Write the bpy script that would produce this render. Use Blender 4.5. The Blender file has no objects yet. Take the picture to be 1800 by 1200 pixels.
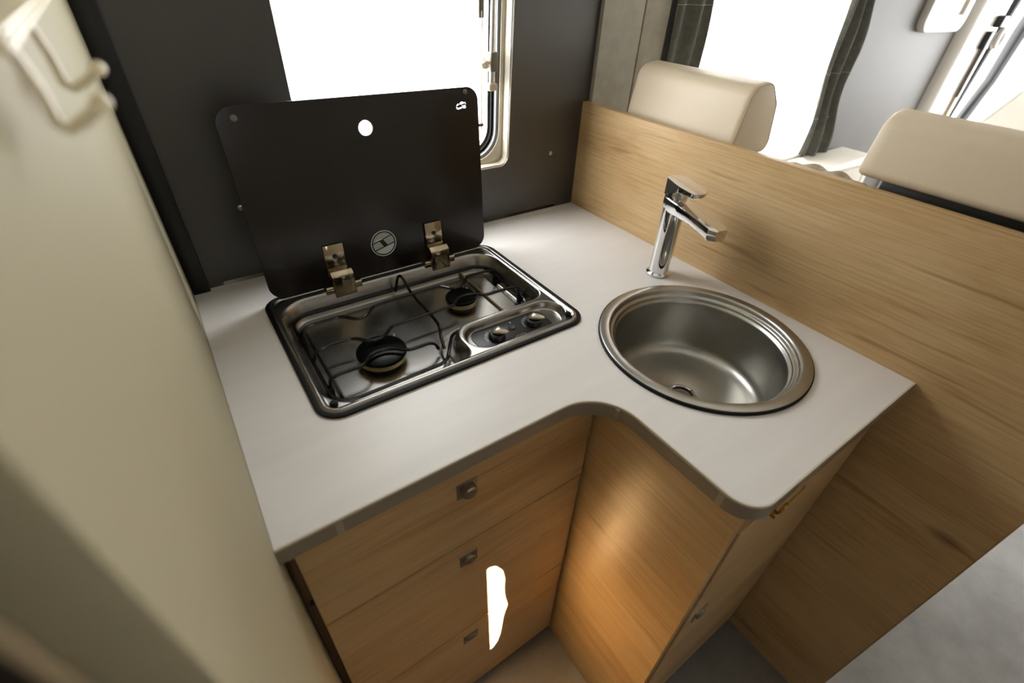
import bpy, bmesh, math, random
from mathutils import Vector, Matrix
random.seed(7)
S = bpy.context.scene
COL = S.collection
ZT = 0.9045                      # worktop height above the floor; shape heights below are relative to it
PI = math.pi

# ------------------------------------------------------------------ camera
cd = bpy.data.cameras.new('camera')
cam = bpy.data.objects.new('camera', cd); COL.objects.link(cam)
rt = (0.82278936, -0.56677598, 0.04222149)
dn = (-0.31983441, -0.52315056, -0.78994901)
fw = (0.46981232, 0.63645776, -0.61171718)
M = Matrix(((rt[0], -dn[0], -fw[0], -0.87205), (rt[1], -dn[1], -fw[1], -0.944987),
            (rt[2], -dn[2], -fw[2], 0.494625 + ZT), (0, 0, 0, 1)))
cam.matrix_world = M
cd.sensor_width = 36.0
cd.lens = 840.9 / 1800 * 36.0
cd.clip_start = 0.004
cd.clip_end = 100
cd.dof.use_dof = True
cd.dof.focus_distance = 0.98
cd.dof.aperture_fstop = 3.0
S.camera = cam

# ------------------------------------------------------------------ world, sun, lights, exposure
w = bpy.data.worlds.new('sky'); S.world = w; w.use_nodes = True
bg = w.node_tree.nodes['Background']
bg.inputs[0].default_value = (0.98, 0.99, 1.0, 1)
bg.inputs[1].default_value = 14.0

def light(name, kind, loc, energy, color, target=None, size=None, **kw):
    l = bpy.data.lights.new(name, kind); l.energy = energy; l.color = color
    if size:
        l.shape = 'RECTANGLE'; l.size, l.size_y = size
    for k, v in kw.items(): setattr(l, k, v)
    o = bpy.data.objects.new(name, l); COL.objects.link(o); o.location = loc
    if target is not None:
        d = Vector(target) - Vector(loc); o.rotation_euler = d.to_track_quat('-Z', 'Y').to_euler()
    return o

SUN_HIT = Vector((-0.615, -0.585, ZT - 0.555))
SUN_DIR = Vector((0.10, 1.0, -0.62)).normalized()
light('sun_offscreen', 'SUN', SUN_HIT - SUN_DIR * 4, 480.0, (1.0, 0.92, 0.78), SUN_HIT, angle=0.006)
# sky portals (they give no light of their own) at the glazed openings the sky shines through
def portal(name, loc, target, size):
    o = light(name, 'AREA', loc, 1.0, (1, 1, 1), target, size); o.data.cycles.is_portal = True
portal('window_portal', (-0.466, 0.068, 1.36), (-0.466, -1.0, 1.36), (0.50, 0.65))
portal('cab_side_window_portal', (2.93, 0.06, 1.36), (2.93, -1.0, 1.36), (0.85, 1.17))
portal('windscreen_portal_offscreen', (3.42, -1.0, ZT + 0.35), (0, -1.0, ZT + 0.35), (1.7, 0.8))
S.view_settings.view_transform = 'Standard'
S.view_settings.look = 'None'
S.view_settings.exposure = 0.0
S.view_settings.gamma = 1.0
S.view_settings.use_curve_mapping = False
S.cycles.use_denoising = True
S.cycles.max_bounces = 10
S.cycles.sample_clamp_indirect = 16.0
S.cycles.blur_glossy = 1.0
S.cycles.caustics_reflective = False
S.cycles.caustics_refractive = False

# ------------------------------------------------------------------ materials
def lin(c):
    return tuple((x / 12.92 if x <= 0.04045 else ((x + 0.055) / 1.055) ** 2.4) for x in (v / 255.0 for v in c)) + (1,)

def base(name, rgb, rough=0.5, metal=0.0, spec=0.5, **kw):
    m = bpy.data.materials.new(name); m.use_nodes = True
    b = m.node_tree.nodes['Principled BSDF']
    b.inputs['Base Color'].default_value = lin(rgb)
    b.inputs['Roughness'].default_value = rough
    b.inputs['Metallic'].default_value = metal
    b.inputs['Specular IOR Level'].default_value = spec
    for k, v in kw.items(): b.inputs[k].default_value = v
    return m

def N(m, t, **kw):
    n = m.node_tree.nodes.new(t)
    for k, v in kw.items():
        if k in n.inputs: n.inputs[k].default_value = v
        else: setattr(n, k, v)
    return n

def ramp(m, stops):
    r = m.node_tree.nodes.new('ShaderNodeValToRGB')
    el = r.color_ramp.elements
    while len(el) < len(stops): el.new(0.5)
    for e, (p, c) in zip(el, stops): e.position = p; e.color = c
    return r

def noisy(name, rgb, rgb2, rough=0.5, scale=8.0, stretch=(1, 1, 1), bump=0.0, bscale=200.0, metal=0.0, spec=0.5, rvar=0.0):
    """two close tones mixed by noise, with optional fine relief"""
    m = base(name, rgb, rough, metal, spec); L = m.node_tree.links
    b = m.node_tree.nodes['Principled BSDF']
    tc = N(m, 'ShaderNodeTexCoord'); mp = N(m, 'ShaderNodeMapping'); mp.inputs['Scale'].default_value = stretch
    L.new(tc.outputs['Object'], mp.inputs[0])
    n = N(m, 'ShaderNodeTexNoise', Scale=scale, Detail=6.0, Roughness=0.6); L.new(mp.outputs[0], n.inputs['Vector'])
    r = ramp(m, [(0.35, lin(rgb)), (0.65, lin(rgb2))]); L.new(n.outputs[0], r.inputs[0])
    L.new(r.outputs[0], b.inputs['Base Color'])
    if bump:
        n2 = N(m, 'ShaderNodeTexNoise', Scale=bscale, Detail=2.0); L.new(mp.outputs[0], n2.inputs['Vector'])
        bp = N(m, 'ShaderNodeBump', Strength=bump, Distance=0.002); L.new(n2.outputs[0], bp.inputs['Height'])
        L.new(bp.outputs[0], b.inputs['Normal'])
    if rvar:
        rr = ramp(m, [(0.3, (rough - rvar,) * 3 + (1,)), (0.7, (rough + rvar,) * 3 + (1,))])
        L.new(n.outputs[0], rr.inputs[0]); L.new(rr.outputs[0], b.inputs['Roughness'])
    return m

def wood(name, axis, shift=0.0, st=(1.6, 11), light_c=(209, 180, 137), mid_c=(197, 165, 119), dark_c=(172, 139, 94), rough=0.34):
    """oak decor, grain running along the given world axis"""
    m = base(name, mid_c, rough, 0, 0.35); L = m.node_tree.links
    b = m.node_tree.nodes['Principled BSDF']
    g = N(m, 'ShaderNodeNewGeometry')
    mp = N(m, 'ShaderNodeMapping')
    mp.inputs['Location'].default_value = (shift, shift * 1.7, shift * 0.6)
    mp.inputs['Scale'].default_value = (st[0], st[1], st[1]) if axis == 'X' else (st[1], st[0], st[1])
    L.new(g.outputs['Position'], mp.inputs[0])
    wob = N(m, 'ShaderNodeTexNoise', Scale=1.3, Detail=3.0); L.new(mp.outputs[0], wob.inputs['Vector'])
    mix = N(m, 'ShaderNodeMixRGB', blend_type='ADD', Fac=1.0)
    sc = N(m, 'ShaderNodeMixRGB', blend_type='MULTIPLY', Fac=1.0, Color2=(0.9, 0.9, 0.9, 1))
    L.new(wob.outputs[1], sc.inputs[1]); L.new(mp.outputs[0], mix.inputs[1]); L.new(sc.outputs[0], mix.inputs[2])
    n1 = N(m, 'ShaderNodeTexNoise', Scale=0.8, Detail=7.0, Roughness=0.62); L.new(mix.outputs[0], n1.inputs['Vector'])
    r1 = ramp(m, [(0.30, lin(dark_c)), (0.47, lin(mid_c)), (0.68, lin(light_c))]); L.new(n1.outputs[0], r1.inputs[0])
    # fine pores
    mp2 = N(m, 'ShaderNodeMapping')
    mp2.inputs['Scale'].default_value = (6, 260, 260) if axis == 'X' else (260, 6, 260)
    L.new(g.outputs['Position'], mp2.inputs[0])
    n2 = N(m, 'ShaderNodeTexNoise', Scale=1.0, Detail=3.0); L.new(mp2.outputs[0], n2.inputs['Vector'])
    r2 = ramp(m, [(0.35, (0.78, 0.74, 0.70, 1)), (0.60, (1, 1, 1, 1))]); L.new(n2.outputs[0], r2.inputs[0])
    mu = N(m, 'ShaderNodeMixRGB', blend_type='MULTIPLY', Fac=0.7); L.new(r1.outputs[0], mu.inputs[1]); L.new(r2.outputs[0], mu.inputs[2])
    mp4 = N(m, 'ShaderNodeMapping'); mp4.inputs['Location'].default_value = (shift, shift * 2, shift)
    mp4.inputs['Scale'].default_value = (3.2, 60, 60) if axis == 'X' else (60, 3.2, 60)
    L.new(g.outputs['Position'], mp4.inputs[0])
    n4 = N(m, 'ShaderNodeTexNoise', Scale=1.0, Detail=2.0, Distortion=0.6); L.new(mp4.outputs[0], n4.inputs['Vector'])
    r4 = ramp(m, [(0.27, (0.62, 0.54, 0.46, 1)), (0.36, (1, 1, 1, 1))]); L.new(n4.outputs[0], r4.inputs[0])
    mu4 = N(m, 'ShaderNodeMixRGB', blend_type='MULTIPLY', Fac=0.75); L.new(mu.outputs[0], mu4.inputs[1]); L.new(r4.outputs[0], mu4.inputs[2])
    mu = mu4
    # sparse knots
    mp3 = N(m, 'ShaderNodeMapping'); mp3.inputs['Location'].default_value = (shift * 3, shift, shift * 2)
    mp3.inputs['Scale'].default_value = (2.2, 5.2, 5.2) if axis == 'X' else (5.2, 2.2, 5.2)
    L.new(g.outputs['Position'], mp3.inputs[0])
    v = N(m, 'ShaderNodeTexVoronoi', Scale=1.0); L.new(mp3.outputs[0], v.inputs['Vector'])
    r3 = ramp(m, [(0.02, (0.34, 0.27, 0.21, 1)), (0.085, (1, 1, 1, 1))]); L.new(v.outputs['Distance'], r3.inputs[0])
    mu2 = N(m, 'ShaderNodeMixRGB', blend_type='MULTIPLY', Fac=0.8); L.new(mu.outputs[0], mu2.inputs[1]); L.new(r3.outputs[0], mu2.inputs[2])
    L.new(mu2.outputs[0], b.inputs['Base Color'])
    bp = N(m, 'ShaderNodeBump', Strength=0.12, Distance=0.001); L.new(n2.outputs[0], bp.inputs['Height']); L.new(bp.outputs[0], b.inputs['Normal'])
    return m

MT = {}
MT['wood_x'] = wood('oak_along_x', 'X', 0.3)
MT['wood_x2'] = wood('oak_along_x_b', 'X', 2.1)
MT['wood_x3'] = wood('oak_along_x_c', 'X', 4.7)
MT['wood_y'] = wood('oak_along_y', 'Y', 1.1)
MT['wood_part'] = wood('oak_partition', 'Y', 3.6, (2.3, 9))
MT['wood_edge'] = base('oak_edge_band', (186, 154, 108), 0.45)
MT['top'] = noisy('white_laminate', (224, 220, 217), (218, 214, 211), 0.38, 3.0, (1, 8, 8), 0.05, 300.0)
MT['edge'] = base('grey_edge_band', (138, 127, 112), 0.22)
MT['edge_top'] = base('pale_edge_line', (200, 190, 172), 0.3)
MT['seam'] = base('pale_seam', (150, 140, 122), 0.3)
MT['panel'] = noisy('dark_grey_panel', (41, 38, 35), (38, 35, 32), 0.42, 2.0, spec=1.0)
MT['black'] = base('black_plastic', (14, 14, 15), 0.4)
MT['blackrub'] = base('black_rubber', (9, 9, 9), 0.6, spec=0.2)
MT['seal_grey'] = base('grey_seal', (120, 122, 124), 0.35)
MT['tan'] = base('tan_plastic', (190, 178, 152), 0.45)
MT['umber'] = base('grey_brown_plastic', (110, 102, 90), 0.5)
MT['leftwall'] = noisy('cream_laminate', (168, 160, 135), (164, 156, 131), 0.65, 2.0, spec=0.25)
MT['beige'] = base('beige_trim', (176, 158, 128), 0.4)
MT['cream_pl'] = base('cream_plastic', (232, 222, 194), 0.4)
MT['white_pl'] = base('white_plastic', (206, 204, 199), 0.35)
MT['winframe'] = base('ivory_window_frame', (200, 192, 174), 0.35)
MT['steel'] = noisy('brushed_steel', (176, 173, 168), (168, 165, 160), 0.24, 30.0, (1, 14, 1), metal=1.0)
MT['steel_sink'] = noisy('satin_steel', (176, 174, 168), (170, 168, 162), 0.33, 40.0, metal=1.0)
MT['steel_tray'] = noisy('polished_tray_steel', (158, 155, 150), (152, 149, 144), 0.27, 4.0, (1, 6, 1), metal=1.0)
MT['chrome'] = base('chrome', (226, 226, 228), 0.045, 1.0)
MT['hinge'] = base('polished_hinge', (168, 155, 132), 0.12, 1.0)
MT['nickel'] = base('satin_nickel', (150, 142, 130), 0.35, 1.0)
MT['alu'] = base('aluminium', (205, 203, 198), 0.3, 1.0)
MT['brass'] = base('aged_brass', (190, 158, 88), 0.3, 1.0)
MT['enamel'] = base('black_enamel', (10, 10, 11), 0.16)
MT['pad'] = base('clear_rubber_pad', (92, 88, 80), 0.25)
MT['cap'] = base('matt_black_cap', (5, 5, 6), 0.30, spec=0.12)
MT['burner'] = base('burner_brass_ring', (186, 168, 130), 0.25, 1.0)
MT['lid'] = base('black_printed_glass', (22, 17, 14), 0.20, spec=0.5)
MT['glass_edge'] = base('glass_edge', (130, 128, 120), 0.15)
MT['print_w'] = base('print_white', (225, 232, 232), 0.4)
MT['print_g'] = base('print_gold', (190, 160, 96), 0.4)
MT['knob'] = base('silver_knob', (205, 196, 180), 0.28, 0.85)
MT['leather'] = noisy('cream_leather', (206, 191, 166), (200, 184, 158), 0.45, 6.0, bump=0.1, bscale=350.0)
MT['leather_w'] = noisy('white_leather', (246, 240, 230), (240, 233, 222), 0.45, 6.0, bump=0.08, bscale=350.0)
MT['piping'] = base('leather_piping', (190, 172, 140), 0.5)
MT['curtain'] = noisy('grey_curtain', (100, 101, 95), (88, 89, 84), 0.9, 60.0, bump=0.3, bscale=600.0, spec=0.2)
MT['stitch'] = base('pale_stitch', (160, 158, 148), 0.8)
MT['greywall'] = noisy('grey_wall', (114, 112, 111), (110, 108, 107), 0.6, 4.0)
MT['fleece'] = noisy('light_textured_wall', (168, 163, 150), (156, 151, 139), 0.75, 30.0, (1, 1, 1), 0.25, 120.0)
MT['floor'] = noisy('grey_vinyl', (138, 136, 134), (112, 109, 106), 0.5, 5.0, bump=0.03)
MT['ceil'] = base('ceiling_white', (225, 222, 214), 0.7)
MT['shell'] = base('shell_grey', (170, 164, 152), 0.7)
MT['carcass'] = base('brown_carcass_board', (122, 97, 68), 0.6)
MT['dark_front'] = base('dark_cabinet_front', (38, 30, 22), 0.6)
MT['knit'] = noisy('knitted_wool', (238, 226, 206), (205, 190, 166), 0.95, 90.0, (1, 1, 1), 0.8, 160.0, spec=0.2)
MT['dimwhite'] = base('pale_lamp_face', (196, 184, 172), 0.5)

def glass_mat():
    m = bpy.data.materials.new('clear_acrylic'); m.use_nodes = True
    nt = m.node_tree; nt.nodes.remove(nt.nodes['Principled BSDF'])
    t = nt.nodes.new('ShaderNodeBsdfTransparent'); t.inputs[0].default_value = (0.97, 0.97, 0.96, 1)
    g = nt.nodes.new('ShaderNodeBsdfGlossy'); g.inputs['Roughness'].default_value = 0.02
    mx = nt.nodes.new('ShaderNodeMixShader'); mx.inputs[0].default_value = 0.04
    nt.links.new(t.outputs[0], mx.inputs[1]); nt.links.new(g.outputs[0], mx.inputs[2])
    nt.links.new(mx.outputs[0], nt.nodes['Material Output'].inputs[0]); return m
MT['acrylic'] = glass_mat()

def blind_mat():
    m = bpy.data.materials.new('white_blind_fabric'); m.use_nodes = True
    nt = m.node_tree; nt.nodes.remove(nt.nodes['Principled BSDF'])
    t = nt.nodes.new('ShaderNodeBsdfTranslucent'); t.inputs[0].default_value = (0.9, 0.88, 0.84, 1)
    d = nt.nodes.new('ShaderNodeBsdfDiffuse'); d.inputs[0].default_value = (0.9, 0.88, 0.84, 1)
    mx = nt.nodes.new('ShaderNodeMixShader'); mx.inputs[0].default_value = 0.35
    nt.links.new(t.outputs[0], mx.inputs[1]); nt.links.new(d.outputs[0], mx.inputs[2])
    nt.links.new(mx.outputs[0], nt.nodes['Material Output'].inputs[0]); return m
MT['blind'] = blind_mat()

# ------------------------------------------------------------------ mesh helpers (z relative to the worktop)
def obj(name, bm, mat, parent=None, smooth=35):
    """turn a bmesh in kitchen coordinates into ONE mesh object; under a parent it becomes its part"""
    me = bpy.data.meshes.new(name)
    bmesh.ops.recalc_face_normals(bm, faces=bm.faces[:])
    off = Vector((0, 0, ZT))
    if parent is not None:
        q = parent; tot = Vector((0, 0, 0))
        while q is not None: tot += q.location; q = q.parent
        off = off - tot
    bmesh.ops.translate(bm, verts=bm.verts[:], vec=off)
    bm.to_mesh(me); bm.free()
    if smooth:
        for p in me.polygons: p.use_smooth = True
        me.set_sharp_from_angle(angle=math.radians(smooth))
    me.materials.append(MT[mat] if isinstance(mat, str) else mat)
    o = bpy.data.objects.new(name, me); COL.objects.link(o)
    if parent is not None: o.parent = parent
    return o

def tag(o, label=None, cat=None, group=None, kind=None):
    if label: o['label'] = label
    if cat: o['category'] = cat
    if group: o['group'] = group
    if kind: o['kind'] = kind
    return o

def thing(name, loc, label=None, cat=None, group=None, kind=None):
    o = bpy.data.objects.new(name, None); COL.objects.link(o)
    o.empty_display_size = 0.05
    o.location = (loc[0], loc[1], loc[2] + ZT)
    return tag(o, label, cat, group, kind)

def B(): return bmesh.new()

def add(bm, src, mat=None):
    """append bmesh src to bm"""
    me = bpy.data.meshes.new('tmp')
    if mat is not None: bmesh.ops.transform(src, matrix=mat, verts=src.verts[:])
    src.to_mesh(me); src.free(); bm.from_mesh(me); bpy.data.meshes.remove(me)
    return bm

def box(bm, x0, x1, y0, y1, z0, z1, bev=0.0, seg=2, mat=None):
    t = bmesh.new()
    vs = [t.verts.new((x, y, z)) for x in (x0, x1) for y in (y0, y1) for z in (z0, z1)]
    for f in ((0, 1, 3, 2), (4, 6, 7, 5), (0, 4, 5, 1), (2, 3, 7, 6), (0, 2, 6, 4), (1, 5, 7, 3)):
        t.faces.new([vs[i] for i in f])
    bmesh.ops.recalc_face_normals(t, faces=t.faces[:])
    if bev: bmesh.ops.bevel(t, geom=t.edges[:], offset=bev, segments=seg, profile=0.5, affect='EDGES')
    return add(bm, t, mat)

def rpoly(pts, rad, seg=6):
    """round the corners of a polygon; rad one number or one per corner"""
    n = len(pts); out = []
    if not isinstance(rad, (list, tuple)): rad = [rad] * n
    for i in range(n):
        p = Vector(pts[i]); a = Vector(pts[i - 1]); c = Vector(pts[(i + 1) % n]); r = rad[i]
        if r <= 1e-6: out.append((p.x, p.y)); continue
        u = (a - p).normalized(); v = (c - p).normalized()
        ang = u.angle(v); d = r / math.tan(ang / 2)
        d = min(d, (a - p).length * 0.499, (c - p).length * 0.499); r2 = d * math.tan(ang / 2)
        cen = p + (u + v).normalized() * (r2 / math.sin(ang / 2))
        s = p + u * d - cen; e = p + v * d - cen
        a0 = math.atan2(s.y, s.x); a1 = math.atan2(e.y, e.x)
        da = (a1 - a0 + PI) % (2 * PI) - PI
        for k in range(seg + 1):
            t = a0 + da * k / seg; out.append((cen.x + r2 * math.cos(t), cen.y + r2 * math.sin(t)))
    return out

def circ(cx, cy, r, n=48): return [(cx + r * math.cos(2 * PI * k / n), cy + r * math.sin(2 * PI * k / n)) for k in range(n)]

AX = {'z': lambda u, v, w: (u, v, w), 'y': lambda u, v, w: (u, w, v), 'x': lambda u, v, w: (w, u, v)}
def plate(bm, outer, holes, w0, w1, axis='z', bev=0.0, mat=None):
    """solid plate with holes: outline (u,v), from w0 to w1 along the axis"""
    f = AX[axis]; t = bmesh.new()
    loops = [outer] + list(holes); rings = []
    for w_ in (w0, w1):
        es = []; rr = []
        for lp in loops:
            vs = [t.verts.new(f(u, v, w_)) for u, v in lp]; rr.append(vs)
            for i in range(len(vs)): es.append(t.edges.new((vs[i - 1], vs[i])))
        if holes: bmesh.ops.triangle_fill(t, use_beauty=True, use_dissolve=False, edges=es)
        else: t.faces.new(rr[0])
        rings.append(rr)
    side = []
    for A, C in zip(*rings):
        for i in range(len(A)):
            side.append(t.faces.new((A[i - 1], A[i], C[i], C[i - 1])))
    bmesh.ops.recalc_face_normals(t, faces=t.faces[:])
    if bev:
        t.normal_update()
        es = [e for e in t.edges if len(e.link_faces) == 2 and e.calc_face_angle(0) > 1.2]
        bmesh.ops.bevel(t, geom=es, offset=bev, segments=2, profile=0.5, affect='EDGES')
    return add(bm, t, mat)

def lathe(bm, prof, cx=0, cy=0, n=64, mat=None):
    """revolve (r, z) profile around a vertical axis"""
    t = bmesh.new(); rings = []
    for r, z in prof:
        if r < 1e-6: rings.append([t.verts.new((cx, cy, z))])
        else: rings.append([t.verts.new((cx + r * math.cos(2 * PI * k / n), cy + r * math.sin(2 * PI * k / n), z)) for k in range(n)])
    for A, C in zip(rings, rings[1:]):
        for k in range(n):
            q = [A[k % len(A)], A[(k + 1) % len(A)], C[(k + 1) % len(C)], C[k % len(C)]]
            u = []
            for v in q:
                if v not in u: u.append(v)
            if len(u) > 2: t.faces.new(u)
    return add(bm, t, mat)

def tube(bm, pts, r, n=8, closed=False, smooth_it=0, cap=True):
    pts = [Vector(p) for p in pts]
    for _ in range(smooth_it):
        q = []
        m = len(pts)
        for i in range(m if closed else m - 1):
            a = pts[i]; c = pts[(i + 1) % m]
            q += [a * 0.75 + c * 0.25, a * 0.25 + c * 0.75]
        pts = q if closed else [pts[0]] + q + [pts[-1]]
    m = len(pts); rings = []; up = None
    for i in range(m):
        a = pts[i - 1] if (i > 0 or closed) else pts[i]; c = pts[(i + 1) % m] if (i < m - 1 or closed) else pts[i]
        d = (c - a).normalized()
        if up is None:
            up = Vector((0, 0, 1)) if abs(d.z) < 0.9 else Vector((1, 0, 0))
        up = (up - d * up.dot(d)).normalized(); sd = d.cross(up)
        rr = r[i] if isinstance(r, (list, tuple)) else r
        rings.append([bm.verts.new(pts[i] + (up * math.cos(2 * PI * k / n) + sd * math.sin(2 * PI * k / n)) * rr) for k in range(n)])
    for i in range(m if closed else m - 1):
        A = rings[i]; C = rings[(i + 1) % m]
        for k in range(n): bm.faces.new((A[k], A[(k + 1) % n], C[(k + 1) % n], C[k]))
    if cap and not closed: bm.faces.new(rings[0]); bm.faces.new(rings[-1])
    return bm

def loft(bm, rings, caps=True):
    rs = [[bm.verts.new(p) for p in r] for r in rings]; n = len(rs[0])
    for A, C in zip(rs, rs[1:]):
        for k in range(n): bm.faces.new((A[k], A[(k + 1) % n], C[(k + 1) % n], C[k]))
    if caps: bm.faces.new(rs[0]); bm.faces.new(rs[-1])
    return bm

def sheet(bm, f, nu, nv):
    g = [[bm.verts.new(f(i / nu, j / nv)) for j in range(nv + 1)] for i in range(nu + 1)]
    for i in range(nu):
        for j in range(nv): bm.faces.new((g[i][j], g[i + 1][j], g[i + 1][j + 1], g[i][j + 1]))
    return bm

FL = -ZT            # floor level in kitchen heights
CE = 1.045          # ceiling

# ================================================================== SETTING
tag(obj('floor', box(B(), -1.9, 3.4, -2.1, 0.12, FL - 0.03, FL), 'floor', smooth=0), 'grey mottled vinyl floor of the camper', kind='structure')
tag(obj('ceiling', box(B(), -1.9, 3.4, -2.1, 0.12, CE, CE + 0.03), 'ceil', smooth=0), 'white camper ceiling', kind='structure')

# kitchen part of the window wall: dark panel with rounded window opening and vent notches along the bottom
WX0, WX1, WZ0, WZ1 = -0.667, -0.215, 0.132, 0.78
outer = [(-0.913, 0.0)]
for a, c in ((-0.862, -0.785), (-0.36, -0.272), (-0.214, -0.057)):
    outer += [(a, 0.0), (a + 0.003, 0.007), (c - 0.003, 0.007), (c, 0.0)]
outer += [(0.018, 0.0), (0.018, CE), (-0.913, CE)]
hole = rpoly([(WX0, WZ0), (WX1, WZ0), (WX1, WZ1), (WX0, WZ1)], 0.022)
wb = tag(obj('wall_back', plate(B(), outer, [hole], 0.0, 0.014, 'y'), 'panel', smooth=0), 'dark grey panel wall behind the hob', kind='structure')
for x, z in ((-0.793, 0.14), (-0.088, 0.142)):
    t = B(); lathe(t, [(0, 0.004), (0.003, 0.004), (0.0048, 0.0025), (0.005, 0.0), (0, 0.0)], n=20)
    bmesh.ops.transform(t, matrix=Matrix.Translation((x, 0.0, z)) @ Matrix.Rotation(PI / 2, 4, 'X'), verts=t.verts[:])
    tag(obj('screw_cap', t, 'alu', wb), 'small silver screw cap')
t = B(); plate(t, [(-0.913, FL), (0.018, FL), (0.018, CE), (-0.913, CE)], [rpoly([(WX0 - .07, WZ0 - .02), (WX1 + .02, WZ0 - .02), (WX1 + .02, WZ1 + .02), (WX0 - .07, WZ1 + .02)], 0.05)], 0.03, 0.06, 'y')
tag(obj('wall_outer', t, 'shell', smooth=0), 'outer skin behind the kitchen panel', kind='structure')
tag(obj('trim_1', box(B(), -0.913, -0.884, -0.014, -0.0005, 0.0, CE, 0.003), 'black'), 'black corner profile', kind='structure')

# left tall panel
wl = tag(obj('wall_left', box(B(), -0.9335, -0.913, -0.848, 0.012, FL, CE, 0.003), 'leftwall'), 'cream laminate side panel beside the hob', kind='structure')
obj('edge_profile', box(B(), -0.9333, -0.9132, -0.8492, -0.846, FL, CE, 0.0012), 'leftwall', wl)
obj('edge_trim', box(B(), -0.938, -0.9335, -0.8505, 0.0, FL, CE, 0.001), 'beige', wl)
tag(obj('trim_2', box(B(), -1.85, -0.9385, -0.835, -0.815, FL, CE), 'dark_front', smooth=0), 'dark tall cabinet front beyond the cream panel', kind='structure')

# partition between kitchen and lounge
pt = tag(obj('wall_partition', box(B(), 0.0, 0.018, -1.063, -0.0005, FL, 0.2505), 'wood_part', smooth=0), 'half-height oak partition behind the sink', kind='structure')
obj('edge_band', box(B(), -0.0004, 0.0184, -1.0635, -0.0005, 0.2505, 0.2525, 0.0006), 'wood_edge', pt)
obj('front_edge', box(B(), -0.0004, 0.0184, -1.0652, -1.0632, FL, 0.2505, 0.0006), 'wood_edge', pt)

# lounge part of the window wall
LX0, LX1, LZ0, LZ1 = 0.34, 1.22, -0.05, 0.72
t = B(); plate(t, [(0.0185, FL), (2.16, FL), (2.16, CE), (0.0185, CE)], [rpoly([(LX0, LZ0), (LX1, LZ0), (LX1, LZ1), (LX0, LZ1)], 0.05)], 0.0, 0.05, 'y')
tag(obj('wall_lounge', t, 'greywall', smooth=0), 'grey window wall of the lounge', kind='structure')
t = B(); plate(t, rpoly([(0.019, -0.012), (0.150, -0.012), (0.150, -0.0005), (0.019, -0.0005)], [0.001, 0.010, 0.001, 0.001], 8), [], -0.3, CE, 'z')
tag(obj('trim_3', t, 'fleece'), 'pale textured wall lining beside the partition', kind='structure')
tag(obj('trim_4', box(B(), 0.152, 0.238, -0.012, -0.0005, -0.3, CE, 0.003), 'fleece'), 'pale lining strip between wall lining and curtain', kind='structure')

# far cab end and closed rest of the shell
tag(obj('wall_right', plate(B(), [(-2.1, FL), (0.12, FL), (0.12, CE), (-2.1, CE)], [[(-1.85, -0.05), (-0.15, -0.05), (-0.15, 0.75), (-1.85, 0.75)]], 3.36, 3.4, 'x'), 'shell', smooth=0), 'cab end wall with windscreen opening', kind='structure')
tag(obj('wall_far', box(B(), -1.92, -1.88, -2.1, 0.12, FL, CE), 'shell', smooth=0), 'rear end wall of the camper', kind='structure')
tag(obj('wall_rear', box(B(), -1.9, -0.9385, 0.0, 0.03, FL, CE), 'shell', smooth=0), 'side wall behind the tall cabinet', kind='structure')

# entrance side behind the viewpoint, with an added slit shaped to throw the sun patch on the drawers
yF = -2.05
def slit_pt(P):
    k = (yF - P.y) / SUN_DIR.y
    return P + SUN_DIR * k
lo = slit_pt(Vector((-0.618, -0.585, -0.745))); hi = slit_pt(Vector((-0.632, -0.585, -0.36)))
xl = lo.x; kx_ = (hi.x - lo.x) / (hi.z - lo.z); sl = [(xl, lo.z), (xl + 0.014, lo.z + 0.02)]
for k, dx in enumerate((0.021, 0.026, 0.030, 0.040, 0.034, 0.031, 0.033, 0.027)):
    sl.append((xl + dx, lo.z + 0.03 + (hi.z - lo.z - 0.05) * (k + 0.5) / 8))
sl += [(xl + 0.012, hi.z - 0.008), (xl, hi.z)]
sl = [(x + kx_ * (z - lo.z), z) for x, z in sl]
tag(obj('wall_front', plate(B(), [(-1.9, FL), (3.4, FL), (3.4, CE), (-1.9, CE)], [sl], yF - 0.004, yF, 'y'), 'shell', smooth=0), 'entrance side wall with an added narrow gap that shapes the sun patch', kind='structure')

w3 = thing('window_3_added', (1.25, yF, -0.05), 'unseen lounge window added on the entrance side, white blind closed', kind='structure')  # unseen window, added to account for the sheen on the dark panel
obj('frame', plate(B(), rpoly([(0.56, -0.16), (1.94, -0.16), (1.94, 0.72), (0.56, 0.72)], 0.05), [rpoly([(0.59, -0.13), (1.91, -0.13), (1.91, 0.69), (0.59, 0.69)], 0.04)], yF + 0.0005, yF + 0.02, 'y'), 'winframe', w3)
obj('blind', plate(B(), rpoly([(0.58, -0.14), (1.92, -0.14), (1.92, 0.70), (0.58, 0.70)], 0.04), [], yF + 0.002, yF + 0.008, 'y'), 'white_pl', w3)

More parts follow.
